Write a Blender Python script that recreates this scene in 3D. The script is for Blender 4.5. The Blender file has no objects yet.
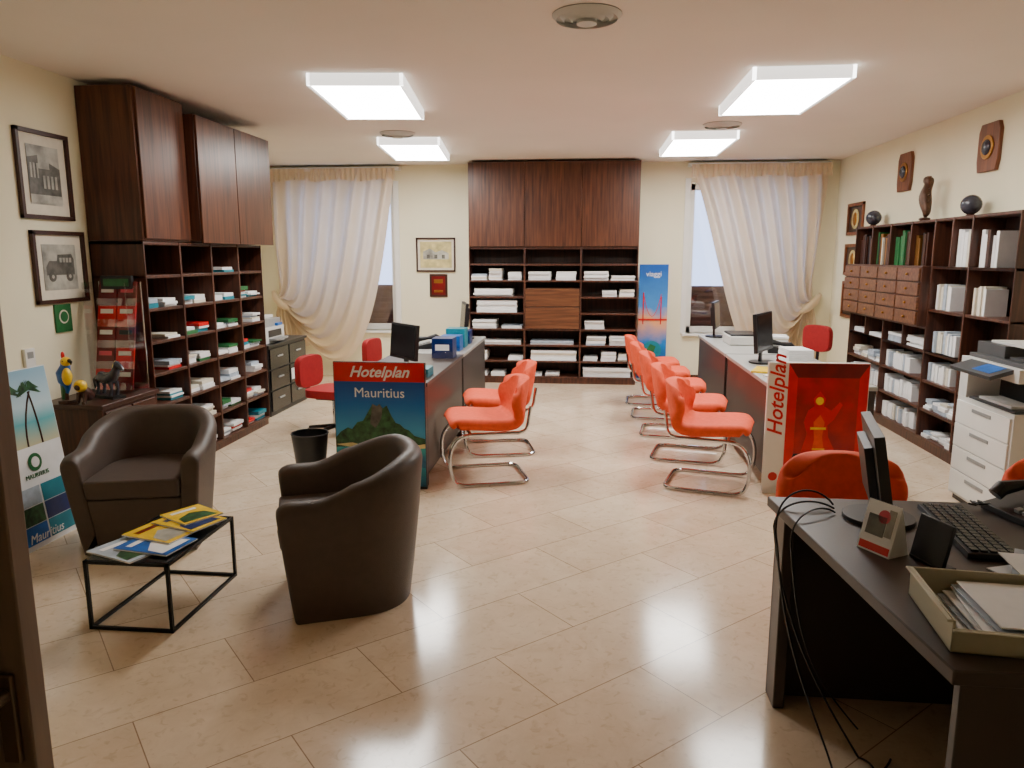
import bpy, bmesh, math, random
from mathutils import Vector, Matrix
random.seed(7)
R=math.radians
def lin(c):
    c=c/255.0
    return c/12.92 if c<=0.04045 else ((c+0.055)/1.055)**2.4
def S(r,g,b): return (lin(r),lin(g),lin(b),1)

# ---------------------------------------------------------------- materials
def newmat(name):
    m=bpy.data.materials.new(name); m.use_nodes=True
    nt=m.node_tree; return m,nt,nt.nodes,nt.links,nt.nodes['Principled BSDF']
def mat(name,col,rough=.5,metal=0,noise=.06,nscale=8,bump=0,bscale=60,emit=0,coat=0):
    m,nt,N,L,P=newmat(name)
    tc=N.new('ShaderNodeTexCoord'); no=N.new('ShaderNodeTexNoise'); no.inputs['Scale'].default_value=nscale; no.inputs['Detail'].default_value=4
    L.new(tc.outputs['Object'],no.inputs['Vector'])
    cr=N.new('ShaderNodeValToRGB')
    cr.color_ramp.elements[0].position=.3; cr.color_ramp.elements[1].position=.7
    cr.color_ramp.elements[0].color=tuple(c*(1-noise) for c in col[:3])+(1,)
    cr.color_ramp.elements[1].color=tuple(min(1,c*(1+noise)) for c in col[:3])+(1,)
    L.new(no.outputs['Fac'],cr.inputs['Fac']); L.new(cr.outputs['Color'],P.inputs['Base Color'])
    P.inputs['Roughness'].default_value=rough; P.inputs['Metallic'].default_value=metal
    P.inputs['Coat Weight'].default_value=coat
    if bump:
        n2=N.new('ShaderNodeTexNoise'); n2.inputs['Scale'].default_value=bscale; n2.inputs['Detail'].default_value=3
        L.new(tc.outputs['Object'],n2.inputs['Vector'])
        bp=N.new('ShaderNodeBump'); bp.inputs['Strength'].default_value=bump; bp.inputs['Distance'].default_value=.01
        L.new(n2.outputs['Fac'],bp.inputs['Height']); L.new(bp.outputs['Normal'],P.inputs['Normal'])
    return m
def wood(name,c1,c2,rough=.35,sc=(22,22,1.3)):
    m,nt,N,L,P=newmat(name)
    tc=N.new('ShaderNodeTexCoord'); mp=N.new('ShaderNodeMapping'); mp.inputs['Scale'].default_value=sc
    no=N.new('ShaderNodeTexNoise'); no.inputs['Scale'].default_value=1.6; no.inputs['Detail'].default_value=7; no.inputs['Distortion'].default_value=.5
    cr=N.new('ShaderNodeValToRGB'); cr.color_ramp.elements[0].position=.32; cr.color_ramp.elements[1].position=.7
    cr.color_ramp.elements[0].color=c1; cr.color_ramp.elements[1].color=c2
    L.new(tc.outputs['Object'],mp.inputs['Vector']); L.new(mp.outputs['Vector'],no.inputs['Vector'])
    L.new(no.outputs['Fac'],cr.inputs['Fac']); L.new(cr.outputs['Color'],P.inputs['Base Color'])
    P.inputs['Roughness'].default_value=rough
    return m
def grad(name,stops,z0,z1,rough=.35,noise=.25,nscale=6):
    m,nt,N,L,P=newmat(name)
    tc=N.new('ShaderNodeTexCoord'); sp=N.new('ShaderNodeSeparateXYZ'); mr=N.new('ShaderNodeMapRange')
    mr.inputs['From Min'].default_value=z0; mr.inputs['From Max'].default_value=z1
    no=N.new('ShaderNodeTexNoise'); no.inputs['Scale'].default_value=nscale; no.inputs['Detail'].default_value=5
    ma=N.new('ShaderNodeMath'); ma.operation='MULTIPLY_ADD'; ma.inputs[1].default_value=noise
    mb=N.new('ShaderNodeMath'); mb.operation='SUBTRACT'; mb.inputs[1].default_value=noise/2
    cr=N.new('ShaderNodeValToRGB')
    while len(cr.color_ramp.elements)<len(stops): cr.color_ramp.elements.new(.5)
    for e,(p,c) in zip(cr.color_ramp.elements,stops): e.position=p
    for e,(p,c) in zip(cr.color_ramp.elements,stops): e.color=c
    L.new(tc.outputs['Object'],sp.inputs[0]); L.new(sp.outputs['Z'],mr.inputs['Value'])
    L.new(tc.outputs['Object'],no.inputs['Vector']); L.new(no.outputs['Fac'],ma.inputs[0]); L.new(mr.outputs[0],ma.inputs[2])
    L.new(ma.outputs[0],mb.inputs[0]); L.new(mb.outputs[0],cr.inputs['Fac']); L.new(cr.outputs['Color'],P.inputs['Base Color'])
    P.inputs['Roughness'].default_value=rough
    return m

M_wall=mat('wall_paint',S(241,234,204),.85,noise=.02,nscale=2,bump=.05)
M_ceil=mat('ceiling_paint',S(238,230,220),.9,noise=.02,nscale=1.5)
M_wood=wood('walnut_dark',S(58,29,18),S(106,62,40))
M_woodd=wood('walnut_carcass',S(52,27,18),S(94,53,36),.4)
M_woodh=wood('walnut_horizontal',S(76,42,27),S(124,80,52),.35,(1.3,22,22))
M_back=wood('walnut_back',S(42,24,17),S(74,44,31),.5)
M_leather=mat('brown_leather',S(78,65,57),.5,noise=.08,nscale=20,bump=.12,bscale=220)
M_blackm=mat('black_metal',S(22,22,22),.35,metal=.6)
M_blackp=mat('black_plastic',S(24,24,26),.4)
M_screen=mat('dark_screen',S(12,13,16),.25)
M_orange=mat('orange_fabric',S(232,82,40),.75,noise=.08,nscale=30,bump=.1,bscale=300)
M_red=mat('red_fabric',S(156,14,20),.7,noise=.1,nscale=30)
M_chrome=mat('chrome',S(205,205,208),.12,metal=1,noise=.01)
M_white=mat('white_paint',S(236,234,228),.5,noise=.02)
M_paper=mat('white_paper',S(238,238,238),.7,noise=.03,nscale=20)
M_paper2=mat('cream_paper',S(222,214,196),.7,noise=.05,nscale=20)
M_paper3=mat('grey_blue_paper',S(170,182,196),.7,noise=.2,nscale=20)
M_redp=mat('red_gloss_print',S(210,14,20),.3,noise=.12,nscale=10)
M_bluep=mat('blue_print',S(24,96,180),.3,noise=.3,nscale=14)
M_green=mat('green_print',S(34,104,56),.4,noise=.25,nscale=16)
M_mount=mat('mountain_print',S(44,86,50),.35,noise=.75,nscale=26)
M_yellow=mat('yellow_print',S(236,196,30),.35,noise=.15,nscale=16)
M_teal=mat('teal_print',S(14,130,150),.35,noise=.2,nscale=9)
M_pink=mat('pink_print',S(220,80,100),.4,noise=.2,nscale=9)
M_desk=mat('desk_laminate',S(68,58,53),.38,noise=.05,nscale=3,bump=.03,bscale=150)
M_deskd=mat('desk_panel_dark',S(50,43,40),.45,noise=.05)
M_deskg=mat('desk_top_grey',S(168,168,164),.4,noise=.03)
M_grey=mat('grey_plastic',S(150,150,148),.45,noise=.03)
M_dgrey=mat('dark_grey_plastic',S(70,72,74),.45,noise=.03)
M_lgrey=mat('light_grey_plastic',S(214,214,210),.45,noise=.02)
M_beige=mat('beige_plastic',S(190,184,158),.45,noise=.03)
M_brass=mat('brass',S(170,120,56),.35,metal=.9)
M_dmetal=mat('dark_bronze_metal',S(110,94,78),.4,metal=.8)
M_frame=mat('dark_frame',S(62,32,22),.35)
M_plaque=wood('plaque_wood',S(96,50,28),S(136,78,44),.4)
M_photo=mat('old_photograph',S(166,164,154),.35,noise=.5,nscale=9)
M_photod=mat('old_photograph_dark',S(92,90,84),.35,noise=.5,nscale=18)
M_print=mat('engraving_print',S(205,190,130),.5,noise=.3,nscale=12)
M_door=wood('door_brown',S(112,92,76),S(134,112,94),.45)
M_shut=mat('shutter_brown',S(70,32,24),.6)
M_darkred=mat('dark_red_print',S(110,12,14),.3,noise=.35,nscale=7)
M_blue2=mat('navy_print',S(14,42,104),.3,noise=.3,nscale=9)
M_sphere=mat('dark_globe',S(60,60,70),.25,noise=.5,nscale=20)
M_bronze=mat('bronze_figure',S(84,56,38),.4,noise=.3,nscale=20,metal=.3)
# floor
def floor_mat():
    m,nt,N,L,P=newmat('marble_tiles')
    tc=N.new('ShaderNodeTexCoord'); mp=N.new('ShaderNodeMapping'); mp.inputs['Rotation'].default_value=(0,0,R(-42)); mp.inputs['Location'].default_value=(.1,.13,0)
    br=N.new('ShaderNodeTexBrick'); br.inputs['Scale'].default_value=1; br.inputs['Brick Width'].default_value=.84; br.inputs['Row Height'].default_value=.40
    br.inputs['Mortar Size'].default_value=.0022; br.inputs['Mortar Smooth'].default_value=.1; br.offset=.5
    br.inputs['Color1'].default_value=S(236,217,190); br.inputs['Color2'].default_value=S(222,199,172); br.inputs['Mortar'].default_value=S(164,137,112)
    L.new(tc.outputs['Object'],mp.inputs['Vector']); L.new(mp.outputs['Vector'],br.inputs['Vector'])
    no=N.new('ShaderNodeTexNoise'); no.inputs['Scale'].default_value=4.5; no.inputs['Detail'].default_value=11; no.inputs['Roughness'].default_value=.7; no.inputs['Distortion'].default_value=.6
    L.new(tc.outputs['Object'],no.inputs['Vector'])
    cr=N.new('ShaderNodeValToRGB'); cr.color_ramp.elements[0].position=.36; cr.color_ramp.elements[1].position=.62
    cr.color_ramp.elements[0].color=(.86,.82,.77,1); cr.color_ramp.elements[1].color=(1,1,1,1)
    L.new(no.outputs['Fac'],cr.inputs['Fac'])
    n3=N.new('ShaderNodeTexNoise'); n3.inputs['Scale'].default_value=24; n3.inputs['Detail'].default_value=7; n3.inputs['Distortion'].default_value=1.0
    L.new(tc.outputs['Object'],n3.inputs['Vector'])
    c3=N.new('ShaderNodeValToRGB'); c3.color_ramp.elements[0].position=.32; c3.color_ramp.elements[1].position=.44
    c3.color_ramp.elements[0].color=(.80,.75,.69,1); c3.color_ramp.elements[1].color=(1,1,1,1)
    L.new(n3.outputs['Fac'],c3.inputs['Fac'])
    mx=N.new('ShaderNodeMixRGB'); mx.blend_type='MULTIPLY'; mx.inputs[0].default_value=.8
    L.new(br.outputs['Color'],mx.inputs[1]); L.new(cr.outputs['Color'],mx.inputs[2])
    m2=N.new('ShaderNodeMixRGB'); m2.blend_type='MULTIPLY'; m2.inputs[0].default_value=.65
    L.new(mx.outputs[0],m2.inputs[1]); L.new(c3.outputs['Color'],m2.inputs[2]); L.new(m2.outputs[0],P.inputs['Base Color'])
    mr=N.new('ShaderNodeMapRange'); mr.inputs['To Min'].default_value=.10; mr.inputs['To Max'].default_value=.20
    L.new(no.outputs['Fac'],mr.inputs['Value']); L.new(mr.outputs[0],P.inputs['Roughness'])
    P.inputs['Specular IOR Level'].default_value=.58
    return m
M_floor=floor_mat()
def light_mat(name,s):
    m,nt,N,L,P=newmat(name)
    P.inputs['Base Color'].default_value=(.9,.9,.9,1)
    P.inputs['Emission Color'].default_value=(1,.975,.925,1); P.inputs['Emission Strength'].default_value=s
    return m
M_light=light_mat('light_diffuser',32)
M_rim=light_mat('light_opal_rim',1.6)
def curtain_mat():
    m,nt,N,L,P=newmat('satin_curtain')
    P.inputs['Roughness'].default_value=.38; P.inputs['Sheen Weight'].default_value=.15
    tr=N.new('ShaderNodeBsdfTranslucent'); tr.inputs['Color'].default_value=S(236,226,216)
    mx=N.new('ShaderNodeMixShader'); mx.inputs[0].default_value=.40
    tc=N.new('ShaderNodeTexCoord')
    wv=N.new('ShaderNodeTexNoise'); wv.inputs['Scale'].default_value=5; L.new(tc.outputs['Object'],wv.inputs['Vector'])
    cr=N.new('ShaderNodeValToRGB'); cr.color_ramp.elements[0].color=S(222,194,148); cr.color_ramp.elements[1].color=S(240,218,178)
    L.new(wv.outputs['Fac'],cr.inputs['Fac']); L.new(cr.outputs['Color'],P.inputs['Base Color'])
    L.new(P.outputs[0],mx.inputs[1]); L.new(tr.outputs[0],mx.inputs[2]); L.new(mx.outputs[0],N['Material Output'].inputs['Surface'])
    return m
M_curt=curtain_mat()
def glassy(name,f,r):
    m,nt,N,L,P=newmat(name)
    tp=N.new('ShaderNodeBsdfTransparent'); gl=N.new('ShaderNodeBsdfGlossy'); gl.inputs['Roughness'].default_value=r
    mx=N.new('ShaderNodeMixShader'); mx.inputs[0].default_value=f
    L.new(tp.outputs[0],mx.inputs[1]); L.new(gl.outputs[0],mx.inputs[2]); L.new(mx.outputs[0],N['Material Output'].inputs['Surface'])
    return m
M_glass=glassy('window_glass',.1,.02); M_acr=glassy('clear_acrylic',.12,.05)

# ---------------------------------------------------------------- builder
FY=Matrix.Rotation(R(90),4,'X')
FXp=Matrix.Rotation(R(90),4,'Z')@FY
FXm=Matrix.Rotation(R(-90),4,'Z')@FY
T=lambda x,y,z:Matrix.Translation((x,y,z))
RZ=lambda a:Matrix.Rotation(R(a),4,'Z')
RX=lambda a:Matrix.Rotation(R(a),4,'X')
RY=lambda a:Matrix.Rotation(R(a),4,'Y')
def fillet(pts,r,n=5):
    pts=[Vector(p) for p in pts]; out=[pts[0]]
    for i in range(1,len(pts)-1):
        a,b,c=pts[i-1],pts[i],pts[i+1]
        d1=min(r,(a-b).length*.48); d2=min(r,(c-b).length*.48)
        p=b+(a-b).normalized()*d1; q=b+(c-b).normalized()*d2
        for k in range(n+1):
            t=k/n; out.append(p*(1-t)**2+b*2*t*(1-t)+q*t*t)
    out.append(pts[-1]); return out
class B:
    def __init__(s,name): s.name=name; s.bm=bmesh.new(); s.mats=[]
    def mi(s,m):
        if m not in s.mats: s.mats.append(m)
        return s.mats.index(m)
    def face(s,vs,m,i=None):
        try:
            f=s.bm.faces.new(vs); f.material_index=s.mi(m); f.smooth=True; return f
        except ValueError: return None
    def box(s,x0,x1,y0,y1,z0,z1,m,M=None):
        M=M or Matrix.Identity(4)
        v=[s.bm.verts.new(M@Vector((x,y,z))) for z in (z0,z1) for y in (y0,y1) for x in (x0,x1)]
        for q in ((0,2,3,1),(4,5,7,6),(0,1,5,4),(2,6,7,3),(0,4,6,2),(1,3,7,5)): s.face([v[i] for i in q],m)
    def prism(s,pts,z0,z1,m,M=None,f=None):
        M=M or Matrix.Identity(4); f=f or (lambda x,y,z:(x,y,z))
        a=[s.bm.verts.new(M@Vector(f(x,y,z0))) for x,y in pts]; b=[s.bm.verts.new(M@Vector(f(x,y,z1))) for x,y in pts]
        n=len(pts)
        s.face(a[::-1],m); s.face(b,m)
        for i in range(n): s.face([a[i],a[(i+1)%n],b[(i+1)%n],b[i]],m)
    def cyl(s,c,r,h,m,r2=None,seg=24,M=None,capb=True,capt=True):
        M=M or Matrix.Identity(4); r2=r if r2 is None else r2
        c=Vector(c)
        a=[s.bm.verts.new(M@(c+Vector((r*math.cos(2*math.pi*i/seg),r*math.sin(2*math.pi*i/seg),0)))) for i in range(seg)]
        b=[s.bm.verts.new(M@(c+Vector((r2*math.cos(2*math.pi*i/seg),r2*math.sin(2*math.pi*i/seg),h)))) for i in range(seg)]
        for i in range(seg): s.face([a[i],a[(i+1)%seg],b[(i+1)%seg],b[i]],m)
        if capb: s.face(a[::-1],m)
        if capt: s.face(b,m)
    def tube(s,pts,r,m,seg=8,M=None,closed=False):
        M=M or Matrix.Identity(4); pts=[M@Vector(p) for p in pts]; n=len(pts)
        rs=r if isinstance(r,(list,tuple)) else [r]*n
        tan=[]
        for i in range(n):
            a=pts[(i-1)%n] if closed else pts[max(i-1,0)]; b=pts[(i+1)%n] if closed else pts[min(i+1,n-1)]
            d=(b-a); tan.append(d.normalized() if d.length>1e-9 else Vector((0,0,1)))
        up=Vector((0,0,1)) if abs(tan[0].z)<.9 else Vector((1,0,0))
        nrm=tan[0].cross(up).normalized(); rings=[]
        for i in range(n):
            nrm=(nrm-tan[i]*nrm.dot(tan[i])); nrm=nrm.normalized() if nrm.length>1e-6 else tan[i].orthogonal().normalized()
            bi=tan[i].cross(nrm)
            rings.append([s.bm.verts.new(pts[i]+(nrm*math.cos(2*math.pi*k/seg)+bi*math.sin(2*math.pi*k/seg))*rs[i]) for k in range(seg)])
        for i in range(n if closed else n-1):
            A=rings[i];Bq=rings[(i+1)%n]
            for k in range(seg): s.face([A[k],A[(k+1)%seg],Bq[(k+1)%seg],Bq[k]],m)
        if not closed: s.face(rings[0][::-1],m); s.face(rings[-1],m)
    def ball(s,c,r,m,sc=(1,1,1),M=None,seg=20):
        M=M or Matrix.Identity(4)
        X=M@T(*c)@Matrix.Diagonal((sc[0],sc[1],sc[2],1))
        g=bmesh.ops.create_uvsphere(s.bm,u_segments=seg,v_segments=seg//2,radius=r,matrix=X)
        k=s.mi(m)
        for v in g['verts']:
            for f in v.link_faces: f.material_index=k; f.smooth=True
    def grid(s,fn,nu,nv,m):
        V=[[s.bm.verts.new(fn(i/nu,j/nv)) for j in range(nv+1)] for i in range(nu+1)]
        for i in range(nu):
            for j in range(nv): s.face([V[i][j],V[i+1][j],V[i+1][j+1],V[i][j+1]],m)
        return V
    def plate(s,M,x0,x1,y0,y1,w,m,t=.002): s.box(x0,x1,y0,y1,w,w+t,m,M)
    def poly(s,M,pts,w,m,t=.001): s.prism(pts,w,w+t,m,M)
    def text(s,body,size,M,m,shear=0,align='CENTER',ext=.001,off=0):
        cu=bpy.data.curves.new('t','FONT'); cu.body=body; cu.size=size; cu.align_x=align; cu.align_y='CENTER'; cu.extrude=ext; cu.shear=shear; cu.offset=off; cu.resolution_u=3
        ob=bpy.data.objects.new('t',cu); bpy.context.collection.objects.link(ob)
        dg=bpy.context.evaluated_depsgraph_get(); me=bpy.data.meshes.new_from_object(ob.evaluated_get(dg))
        me.transform(M); n0=len(s.bm.faces); s.bm.from_mesh(me); s.bm.faces.ensure_lookup_table(); k=s.mi(m)
        for i in range(n0,len(s.bm.faces)): s.bm.faces[i].material_index=k
        bpy.data.objects.remove(ob); bpy.data.meshes.remove(me); bpy.data.curves.remove(cu)
    def done(s,bevel=0,seg=2,M=None,sub=0,solid=0,ang=35,recalc=True):
        if recalc: bmesh.ops.recalc_face_normals(s.bm,faces=s.bm.faces[:])
        me=bpy.data.meshes.new(s.name); s.bm.to_mesh(me); s.bm.free()
        for m in s.mats: me.materials.append(m)
        me.set_sharp_from_angle(angle=R(ang))
        ob=bpy.data.objects.new(s.name,me); bpy.context.collection.objects.link(ob)
        if M is not None: ob.matrix_world=M
        if solid:
            k=ob.modifiers.new('solid','SOLIDIFY'); k.thickness=solid; k.offset=0
        if bevel:
            k=ob.modifiers.new('bevel','BEVEL'); k.width=bevel; k.segments=seg; k.limit_method='ANGLE'; k.angle_limit=R(40)
        if sub:
            k=ob.modifiers.new('sub','SUBSURF'); k.levels=sub; k.render_levels=sub
        return ob

# ---------------------------------------------------------------- room
XL,XL2,XR,YB,YF,H,YJ=-3.42,-4.35,3.06,9.7,-1.3,2.76,6.93
b=B('floor'); b.box(XL2-.1,XR+.1,YF-.1,YB+.1,-.1,0,M_floor); b.done()
b=B('ceiling'); b.box(XL2-.1,XR+.1,YF-.1,YB+.1,H,H+.1,M_ceil); b.done()
b=B('wall_left'); b.box(XL-.1,XL,YF,YJ,0,H,M_wall); b.done()
b=B('wall_jog'); b.box(XL2,XL-.1,YJ-.1,YJ,0,H,M_wall); b.done()
b=B('wall_alcove'); b.box(XL2-.1,XL2,YJ-.1,YB,0,H,M_wall); b.done()
b=B('wall_right'); b.box(XR,XR+.1,YF,YB,0,H,M_wall); b.done()
b=B('wall_front'); b.box(XL-.1,XR+.1,YF-.1,YF,0,H,M_wall); b.done()
W1=(-3.95,-2.52); W2=(1.28,2.72); ZS,ZT=.62,2.5
b=B('wall_back')
for a,c in ((XL2-.1,W1[0]),(W1[1],W2[0]),(W2[1],XR+.1)): b.box(a,c,YB,YB+.25,0,H,M_wall)
for w in (W1,W2): b.box(w[0],w[1],YB,YB+.25,0,ZS,M_wall); b.box(w[0],w[1],YB,YB+.25,ZT,H,M_wall)
b.done()
for i,w in enumerate((W1,W2)):
    b=B('window_%d'%(i+1)); y0=YB+.1
    b.box(w[0],w[0]+.07,y0,y0+.06,ZS,ZT,M_white); b.box(w[1]-.07,w[1],y0,y0+.06,ZS,ZT,M_white)
    b.box(w[0],w[1],y0,y0+.06,ZS,ZS+.08,M_white); b.box(w[0],w[1],y0,y0+.06,ZT-.08,ZT,M_white)
    c=(w[0]+w[1])/2; b.box(c-.05,c+.05,y0-.01,y0+.06,ZS,ZT,M_white)
    b.box(w[0]+.07,w[1]-.07,y0+.03,y0+.035,ZS+.08,ZT-.08,M_glass)
    b.box(w[0]-.05,w[1]+.05,YB-.06,y0,ZS-.03,ZS,M_white)
    for x in (w[0]-.07,w[1]): b.box(x,x+.07,YB-.02,YB,ZS,ZT+.06,M_white)
    b.box(w[0]+.02,w[1]-.02,YB+.19,YB+.22,ZS,ZS+.6,M_shut)
    for k in range(8): b.box(w[0]+.02,w[1]-.02,YB+.175,YB+.19,ZS+.03+k*.072,ZS+.07+k*.072,M_shut)
    b.done(.004)
for nm,a in (('baseboard_left',(XL,XL+.015,YF,4.1)),('baseboard_right',(XR-.015,XR,YF,4.2)),('baseboard_back',(-2.4,-1.5,YB-.015,YB)),('baseboard_back_right',(.7,3.0,YB-.015,YB))):
    b=B(nm); b.box(a[0],a[1],a[2],a[3],0,.08,M_woodd); b.done()

# ---------------------------------------------------------------- open door with partition on the left
b=B('wall_partition'); b.box(XL,-1.98,1.12,1.24,0,H,M_wall); b.done()
b=B('door_1')
b.box(-1.98,-1.9,1.1,1.26,0,2.2,M_door)
b.box(-1.9,-1.02,1.16,1.205,.005,2.15,M_door)
b.box(-1.8,-1.15,1.153,1.16,.2,.95,M_door); b.box(-1.8,-1.15,1.153,1.16,1.1,2.0,M_door)
b.box(-1.075,-1.04,1.148,1.16,.66,.84,M_dmetal)
b.cyl((0,0,0),.014,.05,M_dmetal,M=T(-1.057,1.15,.80)@RX(90)); b.box(-1.15,-1.045,1.095,1.11,.79,.81,M_dmetal)
b.done(.004)

# ---------------------------------------------------------------- ceiling fixtures
for (x,y,r) in ((-1.57,5.5,6),(-1.84,8.08,6),(1.32,5.60,0),(1.09,8.0,0)):
    b=B('ceiling_light_panel'); Q=T(x,y,0)@RZ(r)
    w,l=.31,.61; z=H-.075
    for a in ((-w,-w+.022,-l,l),(w-.022,w,-l,l),(-w,w,-l,-l+.022),(-w,w,l-.022,l)): b.box(*a,z,H,M_rim,Q)
    b.box(-w+.021,w-.021,-l+.021,l-.021,z+.004,z+.02,M_light,Q)
    b.done()
for (x,y) in ((-.02,3.87),(-1.82,7.22),(1.18,7.04)):
    b=B('ceiling_air_diffuser')
    for k,(r1,r2,z) in enumerate(((.17,.15,.0),(.13,.11,.012),(.09,.07,.022),(.05,.03,.03))):
        b.cyl((x,y,H-.025-z*.4),r2,.02,M_lgrey,r2=r1,capb=(k==3),seg=36)
    b.cyl((x,y,H-.045),.05,.012,M_lgrey,seg=24); b.cyl((x,y,H-.004),.17,.003,M_grey,seg=36)
    b.done()

# ---------------------------------------------------------------- bookcases
def carcass(b,M,cols,rows,depth,th=.022,m=None,mb=None):
    m=m or M_woodd
    x0,x1=cols[0],cols[-1]; z0,z1=rows[0],rows[-1]
    for i,x in enumerate(cols):
        b.box(max(x-th/2,x0),min(x+th/2,x1),0,depth,z0,z1,m,M)
    for z in rows: b.box(x0,x1,.006,depth,z-th,z,m,M)
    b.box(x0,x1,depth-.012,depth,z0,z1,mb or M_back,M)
PAL=[M_paper]*10+[M_paper2,M_paper2,M_paper3,M_paper3,M_teal,M_redp,M_green]
def fill(b,M,x0,x1,z,h,depth,dens=.85,pal=PAL,n=None,hmax=.6):
    n=n or max(1,int((x1-x0)/.24)); w=(x1-x0)/n
    for k in range(n):
        if random.random()>dens: continue
        ww=w*random.uniform(.72,.92); xx=x0+k*w+(w-ww)*random.uniform(.2,.8); zz=z
        top=z+h*random.uniform(.15,hmax)
        while zz<top:
            t=random.uniform(.012,.035); j=random.uniform(-.008,.008); y0=random.uniform(.02,.06)
            b.box(xx+j,xx+ww+j,y0,depth-.05,zz,zz+t*.96,random.choice(pal),M); zz+=t
def books(b,M,x0,x1,z,h,depth,pal,fillf=.9):
    x=x0+.01
    while x<x0+(x1-x0)*fillf-.05:
        w=random.uniform(.02,.055); hh=h*random.uniform(.72,.92)
        b.box(x,x+w*.95,random.uniform(.03,.06),depth-.04,z,z+hh,random.choice(pal),M); x+=w
# left
ML=T(-3.02,4.87,0)@RZ(90); WL=1.86
cl=[i*WL/4 for i in range(5)]; rl=[.08+i*(1.70-.08)/7 for i in range(8)]
b=B('wooden_bookcase'); b.box(0,WL,.02,.398,0,.06,M_woodd,ML)
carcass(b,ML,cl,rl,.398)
b.box(0,.62,0,.398,1.705,2.72,M_wood,ML); b.box(.62,WL+.06,.02,.398,1.705,2.66,M_woodd,ML)
b.box(.02,.60,-.02,0,1.72,2.71,M_wood,ML)
b.box(.635,1.24,-.10,-.08,1.70,2.64,M_wood,ML); b.box(1.25,WL+.06,-.10,-.08,1.70,2.64,M_wood,ML)
b.box(.63,WL+.06,-.08,.02,1.715,2.645,M_woodd,ML)
b.done(.003)
b=B('brochure_stacks')
for i in range(4):
    for j in range(7): fill(b,ML,cl[i]+.03,cl[i+1]-.03,rl[j],.2,.38,dens=.88 if j not in(6,) else .45,hmax=.34,n=2)
b.done()
# back
XC0,XC1,YC=-1.47,.63,9.28
MB=T(XC0,YC,0); WB=XC1-XC0; cb=[0,WB/3,2*WB/3,WB]; rb=[.09+i*(1.71-.09)/8 for i in range(9)]
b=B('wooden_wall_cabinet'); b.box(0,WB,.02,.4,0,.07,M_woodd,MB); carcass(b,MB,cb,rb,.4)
b.box(0,WB,0,.4,1.712,2.735,M_woodd,MB)
for i in range(3): b.box(cb[i]+.004,cb[i+1]-.004,-.02,0,1.72,2.73,M_wood,MB)
b.box(cb[1]+.014,cb[2]-.014,-.012,.3,rb[3]+.004,(rb[3]+rb[6])/2-.03,M_woodh,MB); b.box(cb[1]+.014,cb[2]-.014,-.012,.3,(rb[3]+rb[6])/2-.022,rb[6]-.1,M_woodh,MB)
b.done(.003)
b=B('paper_stacks')
for i in range(3):
    for j in range(8):
        if i==1 and 3<=j<=5: continue
        if j==7: continue
        fill(b,MB,cb[i]+.02,cb[i+1]-.02,rb[j],.18,.36,dens=.8 if i!=1 else .6,pal=[M_paper]*9+[M_paper2,M_paper3],n=random.choice([1,2,3]),hmax=.7)
b.done()
# right
MR=T(2.82,8.27,0)@RZ(-90); WR=3.02; DR=.235
b=B('wooden_bookshelf'); b.box(0,WR,.02,DR,0,.08,M_woodd,MR)
carcass(b,MR,[0,.9,1.8,2.4,WR],[.1,.34,.58,.82],DR)
carcass(b,MR,[0,.45,.9,1.35,1.8],[.82,1.02],DR)
carcass(b,MR,[0,.45,.9,1.35,1.8,2.1,2.4,WR],[1.52,1.90],DR)
carcass(b,MR,[1.8,2.4,WR],[.82,1.17,1.52],DR)
b.box(0,1.8,-.07,DR,1.02,1.52,M_woodd,MR)
for i in range(4):
    for j in range(4):
        x=i*.45; z=1.035+j*.12
        b.box(x+.012,x+.438,-.088,-.07,z,z+.108,M_woodh,MR)
        b.ball((0,0,0),.012,M_brass,M=MR@T(x+.225,-.098,z+.055),seg=10)
b.done(.003)
b=B('binders_and_brochures')
darkpal=[M_green,M_frame,M_woodd,M_blackp,M_paper2,M_brass,M_frame]
books(b,MR,.03,.43,1.52,.34,DR,[M_frame,M_blackp]); books(b,MR,.48,.88,1.52,.34,DR,darkpal); books(b,MR,.92,1.33,1.52,.34,DR,[M_green]*3+[M_frame]); books(b,MR,1.37,1.78,1.52,.32,DR,darkpal,.6)
books(b,MR,2.12,2.38,1.52,.34,DR,[M_paper]*3+[M_paper2])
books(b,MR,1.83,2.38,1.17,.25,DR,[M_paper,M_paper2,M_paper3,M_frame],.5); books(b,MR,1.83,2.38,.82,.2,DR,[M_paper,M_paper3,M_paper2],.8)
books(b,MR,2.43,2.95,1.17,.25,DR,[M_paper,M_paper2],.4); books(b,MR,2.43,2.95,1.52,.3,DR,[M_paper,M_frame],.5)
for (a,c) in ((0,.9),(.9,1.8),(1.8,2.4),(2.4,WR)):
    for z in (.1,.34,.58):
        if random.random()<.6: books(b,MR,a+.02,c-.02,z,.17,DR,[M_paper]*7+[M_paper3,M_paper2],random.uniform(.6,.95))
        else: fill(b,MR,a+.03,c-.03,z,.2,DR,dens=.95,pal=[M_paper]*6+[M_paper3,M_paper2],n=4)
for i in range(4): fill(b,MR,i*.45+.02,i*.45+.43,.82,.16,DR,dens=.7,pal=[M_paper]*5+[M_paper3])
b.done()
b=B('seahorse_statuette'); q=T(2.93,6.94,1.90)
b.box(-.06,.06,-.06,.06,0,.04,M_frame,q)
P=[(.0,.04,.02),(.03,.06,.03),(.02,.10,.04),(-.01,.16,.055),(-.03,.22,.055),(-.01,.27,.04),(.03,.31,.035),(.03,.35,.045),(-.02,.36,.035),(-.07,.335,.016)]
b.tube([(0,-x,z) for x,z,r in P],[p[2] for p in P],M_bronze,seg=12,M=q)
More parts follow.
